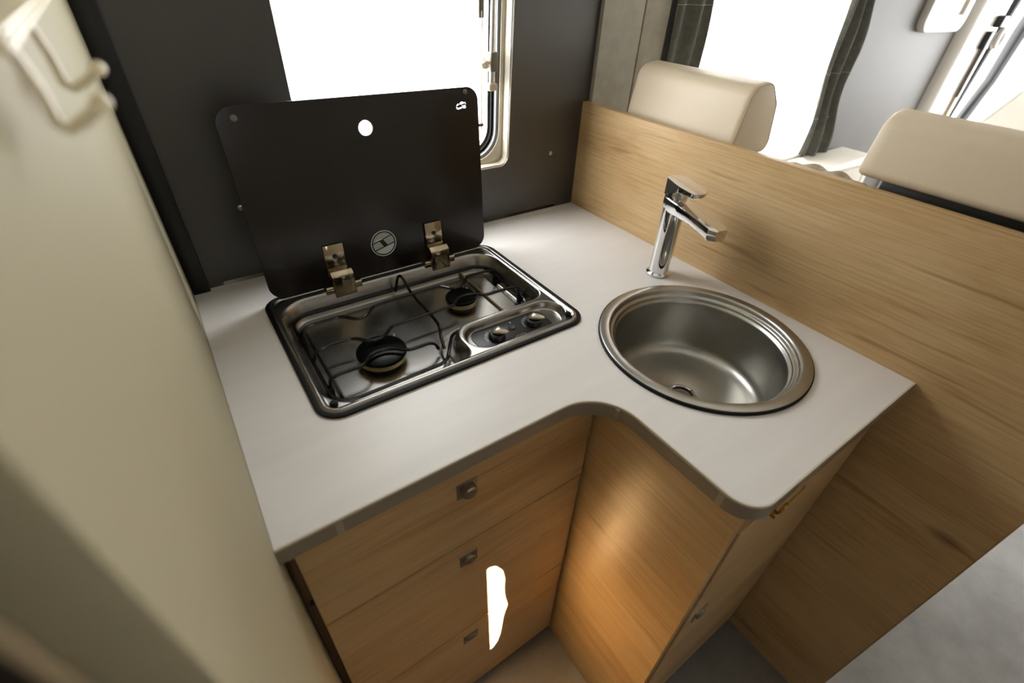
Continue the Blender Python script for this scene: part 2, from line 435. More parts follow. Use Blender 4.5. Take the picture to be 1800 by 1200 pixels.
# ---- window behind the hob
w1 = thing('window_1', (-0.44, 0.02, WZ0), 'ivory framed hinged window behind the hob lid', kind='structure')
FX0 = WX0 - 0.05                # the frame runs on behind the panel on the far side
def ringplate(name, o0, o1, r0, r1, y0, y1, mat, bev=0.0, seg=8):
    """frame ring between the opening inset by o0 and by o1"""
    a = rpoly([(FX0 + o0, WZ0 + o0), (WX1 - o0, WZ0 + o0), (WX1 - o0, WZ1 - o0), (FX0 + o0, WZ1 - o0)], r0, seg)
    h = rpoly([(FX0 + o1, WZ0 + o1), (WX1 - o1, WZ0 + o1), (WX1 - o1, WZ1 - o1), (FX0 + o1, WZ1 - o1)], r1, seg)
    return obj(name, plate(B(), a, [h], y0, y1, 'y', bev), mat, w1)
def lip(o): return rpoly([(WX0 + 0.004, WZ0 + o), (WX1 - o, WZ0 + o), (WX1 - o, WZ1 - o)], [0, 0.022 - o, 0], 8)
obj('frame_lip', plate(B(), lip(-0.0015) + lip(0.0015)[::-1], [], -0.0015, 0.0135, 'y', 0.0006), 'alu', w1)
ringplate('frame', 0.0012, 0.0125, 0.02, 0.060, 0.022, 0.034, 'winframe', 0.0015)
obj('frame_reveal', plate(B(), lip(0.0012) + lip(0.0032)[::-1], [], 0.0, 0.024, 'y'), 'winframe', w1)
ringplate('rubber_seal', 0.0125, 0.0195, 0.06, 0.055, 0.026, 0.048, 'seal_grey', 0.002)
ringplate('inner_seal', 0.0195, 0.0255, 0.055, 0.05, 0.036, 0.052, 'blackrub', 0.001)
ringplate('pane_rim', 0.0255, 0.031, 0.05, 0.046, 0.044, 0.056, 'alu', 0.001)
pa = rpoly([(FX0 + .03, WZ0 + .03), (WX1 - .03, WZ0 + .03), (WX1 - .03, WZ1 - .03), (FX0 + .03, WZ1 - .03)], 0.045)
tag(obj('pane', plate(B(), pa, [], 0.058, 0.062, 'y'), 'acrylic', w1), 'clear acrylic pane')
st = obj('stay_arm', tube(B(), [(-0.256, 0.012, 0.305), (-0.250, 0.014, 0.66)], 0.0055, 12), 'alu', w1)
t = B(); box(t, -0.2475, -0.238, 0.012, 0.026, 0.298, 0.36, 0.002); box(t, -0.263, -0.245, 0.004, 0.020, 0.326, 0.362, 0.003)
obj('stay_clamp', t, 'umber', st)
t = B(); box(t, -0.266, -0.244, 0.004, 0.020, 0.290, 0.306, 0.005, 3); obj('stay_end', t, 'tan', st)
t = B(); lathe(t, [(0, 0.0), (0.004, 0.0), (0.004, 0.008), (0.0105, 0.010), (0.0125, 0.019), (0.008, 0.025), (0, 0.025)], n=6)
bmesh.ops.transform(t, matrix=Matrix.Translation((-0.262, 0.008, 0.345)) @ Matrix.Rotation(-PI / 2 - 0.25, 4, 'Y'), verts=t.verts[:])
tag(obj('thumb_screw', t, 'tan', st), 'cream plastic thumb screw')
obj('latch_plate', box(B(), -0.276, -0.263, 0.030, 0.036, 0.418, 0.56, 0.002), 'umber', w1)
obj('blind_cord', tube(B(), [(-0.2695, 0.030, 0.21), (-0.2695, 0.030, 0.43)], 0.0018, 6), 'tan', w1)
obj('blind_handle', box(B(), -0.345, -0.265, 0.026, 0.032, 0.216, 0.223, 0.002), 'umber', w1)

# ================================================================== WORKTOP
W_, D_, L_, S_ = 0.9125, 0.5965, 0.858, 0.440
TH = 0.026
wt = [(-W_, -0.0005), (-W_, -D_), (-S_, -D_), (-S_, -L_), (-0.0005, -L_), (-0.0005, -0.0005)]
wt_out = rpoly(wt, [0, 0, 0.075, 0.040, 0, 0], 14)
HX0, HX1, HY0, HY1 = -0.8163, -0.3373, -0.4517, -0.0994
SX, SY, SR = -0.2102, -0.6009, 0.178
hob_hole = rpoly([(HX0 + .006, HY0 + .006), (HX1 - .006, HY0 + .006), (HX1 - .006, HY1 - .006), (HX0 + .006, HY1 - .006)], 0.03)
top = thing('worktop', (-0.45, -0.4, -TH), 'white L-shaped laminate worktop holding hob and round sink', 'worktop')
obj('top_board', plate(B(), wt_out, [hob_hole, circ(SX, SY, SR - 0.006, 72)], -TH, 0.0, 'z'), 'top', top, smooth=20)
# grey edge band along the open front edges
def offset_path(off):
    p = rpoly([(-W_, -D_), (-S_, -D_), (-S_, -L_), (-0.0005, -L_)], [0, 0.075, 0.040, 0], 14)
    out = []
    for i, (x, y) in enumerate(p):
        a = Vector(p[max(i - 1, 0)]); c = Vector(p[min(i + 1, len(p) - 1)]); d = (c - a).normalized()
        out.append((x + d.y * off, y - d.x * off))
    return out
def band(z0, z1, o0, o1, mat, name):
    a = offset_path(o0); c = offset_path(o1)
    return obj(name, plate(B(), a + c[::-1], [], z0, z1, 'z'), mat, top)
tag(band(-TH - 0.001, -0.0035, -0.0005, 0.0014, 'edge', 'edge_band'), 'glossy grey-brown edge band')
tag(band(-0.0035, 0.0002, -0.0015, 0.0010, 'edge_top', 'edge_line'), 'pale upper edge line')
for x, y, dx, dy in ((-0.845, -D_ - 0.0016, 0.004, 0.0004), (-0.4478, -0.6405, 0.0035, 0.0035), (-S_ - 0.0016, -0.815, 0.0004, 0.004)):
    obj('edge_seam', box(B(), x - dx, x + dx, y - dy, y + dy, -TH, -0.004), 'seam', top)

# ================================================================== DRAWER CABINET
DY = -0.585
dcab = thing('drawer_cabinet', (-0.67, -0.3, FL), 'oak drawer cabinet with three drawers under the hob', 'cabinet')
t = B()
box(t, -0.9125, -0.906, DY + 0.035, -0.02, FL, -TH - 0.0005)
box(t, -0.432, -0.4285, DY + 0.025, -0.02, FL, -TH - 0.0005)
box(t, -0.906, -0.432, DY + 0.019, -0.02, FL + 0.0, -0.17 - 0.03)
box(t, -0.906, -0.432, DY + 0.012, DY + 0.019, -0.17, -TH - 0.0005)
obj('carcass', t, 'carcass', dcab, smooth=0)
zs = [(-0.042, -0.229), (-0.233, -0.546), (-0.550, -0.878)]
for k, (z1, z0) in enumerate(zs):
    dr = obj('drawer', box(B(), -0.899, -0.4325, DY, DY + 0.016, z0, z1, 0.0012), ('wood_x', 'wood_x2', 'wood_x3')[k], dcab, smooth=0)
    kz = (-0.088, -0.280, -0.597)[k]; kx = -0.672
    esc = obj('knob_plate', box(B(), kx - 0.0165, kx + 0.0165, DY - 0.0015, DY + 0.001, kz - 0.0165, kz + 0.0165, 0.0006), 'nickel', dr)
    t = B(); out = 0.012 if k == 0 else (0.006 if k == 1 else 0.003)
    lathe(t, [(0, out), (0.009, out), (0.0115, out - 0.002), (0.012, out - 0.004), (0.0122, 0.0), (0, 0.0)], n=32)
    bmesh.ops.transform(t, matrix=Matrix.Translation((kx, DY - 0.001, kz)) @ Matrix.Rotation(PI / 2, 4, 'X'), verts=t.verts[:])
    obj('knob', t, 'nickel', dr)

# ================================================================== SINK CABINET
SCX = -0.428
scab = thing('sink_cabinet', (-0.21, -0.6, FL), 'oak base cabinet with a hinged door under the round sink', 'cabinet')
obj('side_panel', box(B(), SCX, SCX + 0.016, -0.8442, -0.43, FL + 0.001, -TH - 0.0005, 0.0008), 'wood_y', scab, smooth=0)
obj('top_rail', box(B(), SCX + 0.016, -0.001, -0.838, -0.822, -0.085, -TH - 0.0005), 'wood_x3', scab, smooth=0)
obj('carcass', box(B(), SCX + 0.016, -0.012, -0.828, -0.80, FL + 0.001, -0.09), 'carcass', scab, smooth=0)
t = B(); box(t, -0.397, 0.0, -0.008, 0.008, FL + 0.03, -0.078, 0.0012)
dm = Matrix.Translation((-0.014, -0.838, 0)) @ Matrix.Rotation(math.radians(0.25), 4, 'Z')
bmesh.ops.transform(t, matrix=dm, verts=t.verts[:])
door = obj('door', t, 'wood_x2', scab, smooth=0)
t = B(); box(t, -0.357 - .0165, -0.357 + .0165, -0.0098, -0.007, -0.36 - .0165, -0.36 + .0165, 0.0006, mat=dm); obj('knob_plate', t, 'nickel', door)
t = B(); lathe(t, [(0, 0.005), (0.009, 0.005), (0.0115, 0.003), (0.012, 0.0), (0, 0.0)], n=32)
bmesh.ops.transform(t, matrix=dm @ Matrix.Translation((-0.357, -0.009, -0.36)) @ Matrix.Rotation(PI / 2, 4, 'X'), verts=t.verts[:])
obj('knob', t, 'nickel', door)
# small brass catch at the top of the door
t = B()
plate(t, rpoly([(-0.310, -0.108), (-0.299, -0.108), (-0.294, -0.099), (-0.299, -0.090), (-0.310, -0.090), (-0.315, -0.099)], 0.001), [], -0.8575, -0.8515, 'y', 0.0006)
tube(t, [(-0.297, -0.854, -0.097), (-0.288, -0.8545, -0.091), (-0.281, -0.855, -0.086)], 0.0014, 8)
tube(t, [(-0.290, -0.855, -0.082), (-0.281, -0.855, -0.086), (-0.272, -0.855, -0.080), (-0.268, -0.855, -0.072)], 0.0014, 8)
box(t, -0.322, -0.311, -0.8545, -0.846, -0.112, -0.104, 0.001)
tag(obj('catch', t, 'brass', scab), 'small brass door catch')

# ================================================================== HOB
hob = thing('gas_hob', ((HX0 + HX1) / 2, (HY0 + HY1) / 2, 0.0), 'stainless steel two-burner gas hob with raised black glass lid', 'hob')
def rr_outline(x0, x1, y0, y1, r, seg=10): return rpoly([(x0, y0), (x1, y0), (x1, y1), (x0, y1)], r, seg)
tag(obj('rubber_seal', plate(B(), rr_outline(HX0, HX1, HY0, HY1, 0.036), [rr_outline(HX0 + .0085, HX1 - .0085, HY0 + .0085, HY1 - .0085, 0.028)], 0.0, 0.0045, 'z', 0.0015), 'blackrub', hob), 'black rubber seal around the hob')

def sd_rr(x, y, cx, cy, hx, hy, r):
    qx = abs(x - cx) - hx + r; qy = abs(y - cy) - hy + r
    return math.hypot(max(qx, 0), max(qy, 0)) + min(max(qx, qy), 0) - r
def sst(t):
    t = max(0.0, min(1.0, t)); return t * t * (3 - 2 * t)
def smax(a, b, k):
    h = max(k - abs(a - b), 0) / k
    return max(a, b) + h * h * k * 0.25
def well_sd(x, y, grow=0.0):
    a = sd_rr(x, y, -0.579, -0.2825, 0.222, 0.1535, 0.055)
    i = sd_rr(x, y, -0.40, -0.50, 0.163, 0.150, 0.036)
    return smax(a, -i, 0.030)
def tray_h(x, y):
    e = -sd_rr(x, y, (HX0 + HX1) / 2, (HY0 + HY1) / 2, (HX1 - HX0) / 2 - .0070, (HY1 - HY0) / 2 - .0070, 0.029)
    z = 0.0035 + 0.0042 * sst(e / 0.0035) - 0.0032 * sst((e - 0.007) / 0.0035)
    d = -well_sd(x, y)
    if d > 0:
        z = z - 0.0385 * sst(d / 0.021) + 0.0035 * sst((d - 0.030) / 0.004)
    p = -sd_rr(x, y, -0.457, -0.3935, 0.102, 0.0365, 0.036)
    if p > 0: z -= 0.015 * sst(p / 0.0075)
    return z
t = B(); hcx, hcy = (HX0 + HX1) / 2, (HY0 + HY1) / 2; hhx, hhy = (HX1 - HX0) / 2 - .0070, (HY1 - HY0) / 2 - .0070
nx, ny = 244, 178; grid = {}
for i in range(nx + 1):
    for j in range(ny + 1):
        x = hcx - hhx + 2 * hhx * i / nx; y = hcy - hhy + 2 * hhy * j / ny
        d = sd_rr(x, y, hcx, hcy, hhx, hhy, 0.029)
        if d > 0.0035: continue
        if d > 0:
            ux = max(abs(x - hcx) - hhx + 0.029, 0) * (1 if x > hcx else -1); uy = max(abs(y - hcy) - hhy + 0.029, 0) * (1 if y > hcy else -1)
            l = math.hypot(ux, uy); x -= ux / l * d; y -= uy / l * d
        grid[i, j] = t.verts.new((x, y, tray_h(x, y)))
for i in range(nx):
    for j in range(ny):
        q = [grid.get(k) for k in ((i, j), (i + 1, j), (i + 1, j + 1), (i, j + 1))]
        q = [v for v in q if v]
        if len(q) >= 3: t.faces.new(q)
bmesh.ops.remove_doubles(t, verts=t.verts[:], dist=1e-6)
tray = obj('tray', t, 'steel_tray', hob, smooth=0)
for pl in tray.data.polygons: pl.use_smooth = True

# burners
def burner(x, y, R, zf):
    b_ = obj('burner', lathe(B(), [(0, zf + 0.002), (R * 0.74, zf + 0.002), (R * 0.74, zf + 0.007), (R * 0.93, zf + 0.0085), (R * 0.99, zf + 0.0105), (R * 1.01, zf + 0.0185), (R * 0.96, zf + 0.0195), (0, zf + 0.0195)], x, y, 48), 'burner', hob)
    obj('burner_stem', lathe(B(), [(R * 0.80, zf + 0.001), (R * 0.79, zf + 0.004), (R * 0.76, zf + 0.0068), (R * 0.74, zf + 0.007)], x, y, 48), 'black', b_)
    tag(obj('burner_cap', lathe(B(), [(0, zf + 0.019), (R * 0.97, zf + 0.019), (R * 1.02, zf + 0.0205), (R * 1.0, zf + 0.0235), (R * 0.94, zf + 0.025), (0, zf + 0.0255)], x, y, 48), 'cap', b_), 'black enamelled burner cap')
    obj('spark_pin', lathe(B(), [(0.0025, zf), (0.0025, zf + 0.018), (0.0012, zf + 0.021), (0, zf + 0.021)], x + R * 0.9, y + R * 0.85, 10), 'print_w', b_)
zw = 0.0045 - 0.0385 + 0.0035
burner(-0.683, -0.328, 0.0405, zw - 0.001)
burner(-0.489, -0.252, 0.0300, zw - 0.001)

# wire pan support
t = B(); zg = 0.0005; wr = 0.0030
def wire(pts, sm=2): tube(t, pts, wr, 8, smooth_it=sm)
fr = [(x, y, zw + 0.012) for x, y in rpoly([(-0.784, -0.150), (-0.378, -0.150), (-0.378, -0.330), (-0.556, -0.336), (-0.600, -0.400), (-0.784, -0.405)], 0.03, 5)]
tube(t, fr, wr, 8, closed=True)
wire([(-0.780, -0.212, zw + .012), (-0.774, -0.212, zg), (-0.722, -0.212, zg), (-0.708, -0.214, zg), (-0.690, -0.236, zg), (-0.674, -0.237, zg), (-0.650, -0.212, zg), (-0.640, -0.210, zg), (-0.524, -0.210, zg), (-0.512, -0.211, zg), (-0.496, -0.233, zg), (-0.474, -0.233, zg), (-0.452, -0.208, zg), (-0.440, -0.206, zg), (-0.386, -0.207, zg), (-0.380, -0.207, zw + .012)])
wire([(-0.780, -0.284, zw + .012), (-0.776, -0.284, zg), (-0.724, -0.284, zg), (-0.712, -0.286, zg), (-0.694, -0.309, zg), (-0.668, -0.309, zg), (-0.648, -0.288, zg), (-0.636, -0.286, zg), (-0.530, -0.285, zg), (-0.520, -0.283, zg), (-0.504, -0.265, zg), (-0.476, -0.265, zg), (-0.456, -0.283, zg), (-0.440, -0.285, zg), (-0.388, -0.286, zg), (-0.379, -0.287, zg - .006), (-0.376, -0.288, zw + .004)])
wire([(-0.780, -0.360, zw + .012), (-0.776, -0.360, zg), (-0.732, -0.360, zg), (-0.722, -0.358, zg), (-0.704, -0.338, zg), (-0.672, -0.340, zg), (-0.650, -0.362, zg), (-0.636, -0.363, zg), (-0.606, -0.362, zg), (-0.596, -0.362, zw + .012)])
wire([(-0.582, -0.152, zw + .010), (-0.576, -0.155, zg + .012), (-0.571, -0.162, zg + .016), (-0.570, -0.182, zg + .006), (-0.571, -0.205, zg - .002), (-0.571, -0.290, zg - .003), (-0.573, -0.325, zg - .003), (-0.585, -0.350, zg - .006), (-0.588, -0.368, zw + .012)])
tag(obj('pan_support', t, 'enamel', hob), 'black enamelled wire pan support')
for x, y in ((-0.376, -0.290), (-0.780, -0.362), (-0.780, -0.209), (-0.380, -0.205)):
    obj('rubber_foot', lathe(B(), [(0, zw - 0.004), (0.0055, zw - 0.004), (0.0055, zw + 0.008), (0.004, zw + 0.012), (0, zw + 0.012)], x, y, 16), 'blackrub', hob)

# control plate, knobs, printed marks
zc = 0.0045 - 0.015
cp = obj('control_plate', plate(B(), rr_outline(-0.541, -0.389, -0.4235, -0.3635, 0.018), [], zc - 0.003, zc + 0.0015, 'z', 0.0005), 'black', hob)
for kx, ky in ((-0.501, -0.398), (-0.421, -0.396)):
    kn = obj('control_knob', lathe(B(), [(0.0150, zc + 0.001), (0.0150, zc + 0.005), (0.0135, zc + 0.010), (0.0115, zc + 0.0115), (0, zc + 0.0115)], kx, ky, 32), 'black', hob)
    t = B(); rings = []
    for s_, hw, z0, z1 in ((-0.009, 0.0030, .0105, .0150), (-0.005, 0.0062, .0105, .0195), (0.001, 0.0080, .0105, .0220), (0.007, 0.0074, .0110, .0215), (0.013, 0.0055, .0115, .0195), (0.018, 0.0032, .0125, .0175), (0.020, 0.0014, .0135, .0160)):
        a = math.radians(-38); dx, dy = math.cos(a), math.sin(a)
        ring = []
        for k in range(12):
            th = 2 * PI * k / 12; u = hw * math.cos(th); zz = zc + (z0 + z1) / 2 + (z1 - z0) / 2 * math.sin(th)
            ring.append((kx + dx * s_ - dy * u, ky + dy * s_ + dx * u, zz))
        rings.append(ring)
    loft(t, rings); tag(obj('knob_grip', t, 'knob', kn, smooth=60), 'silver grip of the control knob')
    t = B()
    for k in range(8):
        a = math.radians(92 + k * 13); r0 = 0.0178; r1 = 0.0178 + 0.0018 + 0.0050 * (1 - k / 8)
        wv = 0.0005
        p0 = Vector((math.cos(a), math.sin(a), 0)); q0 = Vector((-p0.y, p0.x, 0)); c0 = Vector((kx, ky, zc + 0.0018))
        t.faces.new([t.verts.new(c0 + p0 * r_ + q0 * s_) for r_, s_ in ((r0, -wv), (r1, -wv), (r1, wv), (r0, wv))])
    obj('scale_marks', t, 'print_w', cp, smooth=0)
    t = B(); x0, y0 = kx + 0.0185, ky + 0.024
    plate(t, rr_outline(x0 - .0014, x0 + .0014, y0 - .0026, y0 + .0026, .0008, 3), [rr_outline(x0 - .0007, x0 + .0007, y0 - .0002, y0 + .0018, .0003, 2)], zc + .0015, zc + .0019, 'z')
    obj('burner_symbol', t, 'print_w', cp, smooth=0)
t = B(); bx_, by_ = -0.457, -0.3735
t.faces.new([t.verts.new((bx_ + u, by_ + v, zc + .0019)) for u, v in ((.0012, .004), (-.0016, -.0003), (.0002, -.0003), (-.0012, -.004), (.0018, .0007), (0, .0007))])
obj('spark_symbol', t, 'print_w', cp, smooth=0)
obj('ignition_button', lathe(B(), [(0.0065, zc), (0.0065, zc + .0025), (.005, zc + .0035), (0, zc + .003)], -0.463, -0.388, 24), 'black', hob)
t = B()
for pts in ([(-.474, -.416), (-.468, -.412), (-.461, -.4125), (-.455, -.4115), (-.450, -.415)], [(-.469, -.4185), (-.4675, -.4155), (-.464, -.4185), (-.461, -.4155), (-.457, -.4185), (-.4545, -.4155)]):
    tube(t, [(x, y, zc + .0016) for x, y in pts], 0.00045, 5)
obj('maker_mark', t, 'print_g', cp)
for x, y in ((-0.791, -0.424), (-0.364, -0.4235)):
    tag(obj('lid_bumper', lathe(B(), [(0.006, 0.003), (0.006, 0.008), (0.004, 0.0105), (0, 0.011)], x, y, 20), 'blackrub', hob), 'black rubber bumper')

# glass lid, hinged at the back and leaning slightly towards the wall
LYB, LANG = -0.113, math.radians(5.6)
LXc = -0.5745
LM = Matrix.Translation((LXc, LYB, 0.0085)) @ Matrix.Rotation(-LANG, 4, 'X')       # local: x right, z up, -y towards the room
lid_o = rpoly([(-0.2245, -0.002), (0.2245, -0.002), (0.2245, 0.314), (-0.2245, 0.314)], [0.026, 0.026, 0.024, 0.026], 10)
gx, gz = 0.188, 0.2845
logo_o = [(gx + a, gz + b) for a, b in ((-.011, -.004), (-.0105, 0), (-.007, .0025), (-.004, .0015), (-.0015, .0045), (.002, .0055), (.0055, .004), (.009, .0045), (.0105, .001), (.009, -.0015), (.011, -.005), (.0075, -.0065), (.003, -.005), (-.002, -.0065), (-.008, -.007))]
lid = obj('lid', plate(B(), lid_o, [circ(-0.002, 0.264, 0.0125, 32), logo_o], -0.0025, 0.0025, 'y', 0.0006, mat=LM), 'lid', hob, smooth=20)
tag(lid, 'black printed glass lid')
obj('grip_hole_ring', plate(B(), circ(-0.002, 0.264, 0.0142, 32), [circ(-0.002, 0.264, 0.0122, 32)], -0.0032, 0.0032, 'y', mat=LM), 'black', lid)
for bx in (-0.1985, 0.196):
    t = B(); lathe(t, [(0.0052, 0), (0.005, 0.003), (0.0035, 0.0048), (0, 0.005)], n=20)
    bmesh.ops.transform(t, matrix=LM @ Matrix.Translation((bx, -0.0024, 0.2975 if bx < 0 else 0.3055)) @ Matrix.Rotation(PI / 2, 4, 'X'), verts=t.verts[:])
    tag(obj('lid_pad', t, 'pad', lid), 'small clear rubber pad')
# printed round emblem: ring and slanted stripes
t = B(); ex, ez, er = -0.004, 0.0565, 0.0255
plate(t, circ(ex, ez, er, 48), [circ(ex, ez, er - 0.0012, 48)], -0.0030, -0.0024, 'y', mat=LM)
obj('emblem_ring', t, 'print_w', lid, smooth=0)
ta = B(); tb = B(); ri = 0.0215
def quad3(tt, pts): tt.faces.new([tt.verts.new(LM @ Vector((x, -0.0029, z))) for x, z in pts])
for k in range(-13, 14):
    u = k * 0.0016; c_ = math.sqrt(max(ri * ri - u * u, 0)); dvx, dvz = 0.55, -0.835; nvx, nvz = 0.835, 0.55
    segs = [(-c_, min(c_, -0.010 + 0.3 * u), ta), (-0.008 + 0.3 * u, min(c_, 0.0062 + 0.35 * u), ta), (0.0085 + 0.35 * u, c_, tb)]
    for a0, a1, tt in segs:
        a0 = max(a0, -c_); a1 = min(a1, c_)
        if a1 - a0 < 0.001 or (tt is ta and abs(k) < 3 and a0 > -0.009): continue
        hw_ = 0.00042 if tt is ta else 0.0006
        quad3(tt, [(ex + nvx * (u + s_) + dvx * a_, ez + nvz * (u + s_) + dvz * a_) for a_, s_ in ((a0, -hw_), (a1, -hw_), (a1, hw_), (a0, hw_))])
quad3(ta, [(ex - 0.0165, ez + 0.0062), (ex - 0.002, ez + 0.0085), (ex - 0.001, ez + 0.0105), (ex - 0.012, ez + 0.0095)])
obj('emblem_stripes', ta, 'print_w', lid, smooth=0); obj('emblem_base_stripes', tb, 'print_w', lid, smooth=0)
# maker's mark: a clear outline left in the print, light comes through from behind
def logo_in(k): return [(gx + (x - gx) * k[0] + k[1], gz + (z - gz) * k[0] + k[2]) for x, z in logo_o]
t = B(); plate(t, logo_in((0.50, -0.0035, -0.0012)), [], -0.0025, 0.0025, 'y', mat=LM); plate(t, logo_in((0.32, 0.0052, 0.0008)), [], -0.0025, 0.0025, 'y', mat=LM)
obj('logo_print', t, 'lid', lid)
tag(obj('logo_outline', plate(B(), logo_o, [], -0.0010, 0.0010, 'y', mat=LM), 'acrylic', lid), 'clear outline logo')
# two hinges
for hx in (-0.673, -0.470):
    hg = obj('hinge', box(B(), hx - 0.036, hx + 0.034, -0.1335, -0.1165, -0.004, 0.0075, 0.0015), 'hinge', hob)
    t = B(); plate(t, rpoly([(-0.1385, -0.010), (-0.1155, -0.006), (-0.1090, 0.038), (-0.1250, 0.040), (-0.1345, 0.033)], [0.003, 0.002, 0.002, 0.004, 0.004], 4), [], hx - 0.0205, hx + 0.0205, 'x', 0.0010)
    obj('hinge_block', t, 'hinge', hg)
    t = B(); box(t, hx - LXc - 0.0185 - 0.003, hx - LXc + 0.0185 - 0.003, -0.0075, -0.0024, 0.016, 0.078, 0.0012, mat=LM); obj('hinge_plate', t, 'hinge', hg)
    t = B(); lathe(t, [(0.0045, 0), (0.0045, 0.0012), (0.0028, 0.0012), (0.0026, 0.0004), (0, 0.0004)], n=20)
    bmesh.ops.transform(t, matrix=LM @ Matrix.Translation((hx - LXc - 0.003, -0.0074, 0.056)) @ Matrix.Rotation(PI / 2, 4, 'X'), verts=t.verts[:])
    obj('hinge_screw', t, 'black', hg)
    for sx in (-1, 1):
        obj('hinge_pin', tube(B(), [(hx + sx * 0.021, -0.1285, 0.0085), (hx + sx * 0.0335, -0.1285, 0.0085)], 0.0045, 14), 'hinge', hg)

# ================================================================== SINK
sink = thing('round_sink', (SX, SY, 0.0), 'round satin steel inset sink with a flat rim', 'sink')
tag(obj('rubber_seal', lathe(B(), [(SR - 0.012, 0.0), (SR, 0.0), (SR, 0.0048), (SR - 0.0012, 0.0056), (SR - 0.012, 0.0056)], SX, SY, 96), 'blackrub', sink), 'black seal under the sink rim')
zf = -0.126
prof = [(SR - 0.0020, 0.0052), (SR - 0.0022, 0.0064), (SR - 0.0034, 0.0070), (0.1605, 0.0074), (0.1585, 0.0062), (0.157, 0.003), (0.1565, -0.001), (0.1555, -0.0025),
        (0.1525, -0.0035), (0.1505, -0.0045), (0.1497, -0.007), (0.1493, -0.0095), (0.1475, -0.0112), (0.1455, -0.0128), (0.1447, -0.0155), (0.144, -0.03), (0.142, -0.08), (0.1405, -0.1)]
for k in range(1, 9):
    a = k / 8 * PI / 2; prof.append((0.1165 + 0.024 * math.cos(a), zf + 0.024 - 0.024 * math.sin(a)))
prof += [(0.08, zf - 0.001), (0.032, zf - 0.003), (0.029, zf - 0.0045), (0.0285, zf - 0.007)]
tag(obj('bowl', lathe(B(), prof, SX, SY, 128), 'steel_sink', sink, smooth=50), 'satin steel bowl')
dr = obj('drain', lathe(B(), [(0.0285, zf - 0.006), (0.027, zf - 0.0015), (0.0245, zf - 0.0010), (0.0225, zf - 0.003), (0.0215, zf - 0.012), (0, zf - 0.012)], SX, SY, 48), 'chrome', sink)
obj('plug', lathe(B(), [(0.0175, zf - 0.012), (0.0175, zf - 0.005), (0.015, zf - 0.003), (0.004, zf - 0.002), (0.0035, zf + 0.001), (0, zf + 0.0015)], SX, SY, 32), 'nickel', dr)

# ================================================================== FAUCET
FX, FY = -0.092, -0.396
fc = thing('faucet', (FX, FY, 0.0), 'chrome single-lever mixer tap standing beside the round sink', 'faucet')
obj('base_ring', lathe(B(), [(0, 0), (0.0235, 0), (0.0245, 0.0015), (0.0245, 0.004), (0.022, 0.007), (0.0205, 0.008), (0, 0.008)], FX, FY, 48), 'chrome', fc)
obj('body', lathe(B(), [(0.0200, 0.006), (0.0203, 0.02), (0.0208, 0.10), (0.0212, 0.150), (0.0212, 0.158), (0.0205, 0.160), (0, 0.160)], FX, FY, 64), 'chrome', fc, smooth=50)
fd = Vector((-0.03, -0.2, 0)).normalized(); fs = Vector((-fd.y, fd.x, 0))
FM = Matrix(((fd.x, fs.x, 0, FX), (fd.y, fs.y, 0, FY), (0, 0, 1, 0), (0, 0, 0, 1)))    # local: x forward, y sideways, z up
t = B(); rings = []
for x, hw, z0, z1 in ((-0.0215, 0.012, 0.146, 0.166), (-0.014, 0.019, 0.142, 0.166), (0.0, 0.0215, 0.138, 0.165), (0.03, 0.0215, 0.138, 0.162), (0.07, 0.0212, 0.137, 0.156), (0.100, 0.0212, 0.131, 0.1520), (0.110, 0.0212, 0.129, 0.1506), (0.1235, 0.0125, 0.129, 0.1492)):
    o_ = rpoly([(-hw, z0), (hw, z0), (hw, z1), (-hw, z1)], [0.006, 0.006, 0.0025, 0.0025], 3)
    rings.append([FM @ Vector((x, a, b)) for a, b in o_])
loft(t, rings); obj('spout', t, 'chrome', fc, smooth=22)
t = B(); lathe(t, [(0, 0.1245), (0.0105, 0.1245), (0.0115, 0.126), (0.0115, 0.132), (0, 0.132)], n=32)
bmesh.ops.transform(t, matrix=FM @ Matrix.Translation((0.103, 0, 0)), verts=t.verts[:]); obj('aerator', t, 'chrome', fc)
obj('cartridge_cap', lathe(B(), [(0.0195, 0.162), (0.0195, 0.176), (0.0185, 0.180), (0, 0.180)], FX, FY, 48), 'chrome', fc)
t = B(); lev = rpoly([(-0.0235, -0.018), (0.020, -0.0235), (0.053, -0.0195), (0.061, 0.0), (0.053, 0.0195), (0.020, 0.0235), (-0.0235, 0.018)], [0.010, 0.02, 0.010, 0.03, 0.010, 0.02, 0.010], 5)
bot = [FM @ Vector((x * 0.97 if x > 0 else x, y * 0.96, 0.1835 - 0.017 * max(0, (0.02 - x) / 0.0415) + 0.03 * max(x, 0) * 0.25)) for x, y in lev]
topr = [FM @ Vector((x, y, 0.1985 - 0.10 * max(x, -0.0215) - 0.0010)) for x, y in lev]
mid = [FM @ Vector((x, y, 0.1955 - 0.10 * max(x, -0.0215) - 0.0010)) for x, y in lev]
bot = [Vector((b.x, b.y, min(b.z, m_.z - 0.0012))) for b, m_ in zip(bot, mid)]
loft(t, [bot, mid, topr]); obj('lever', t, 'chrome', fc, smooth=40)

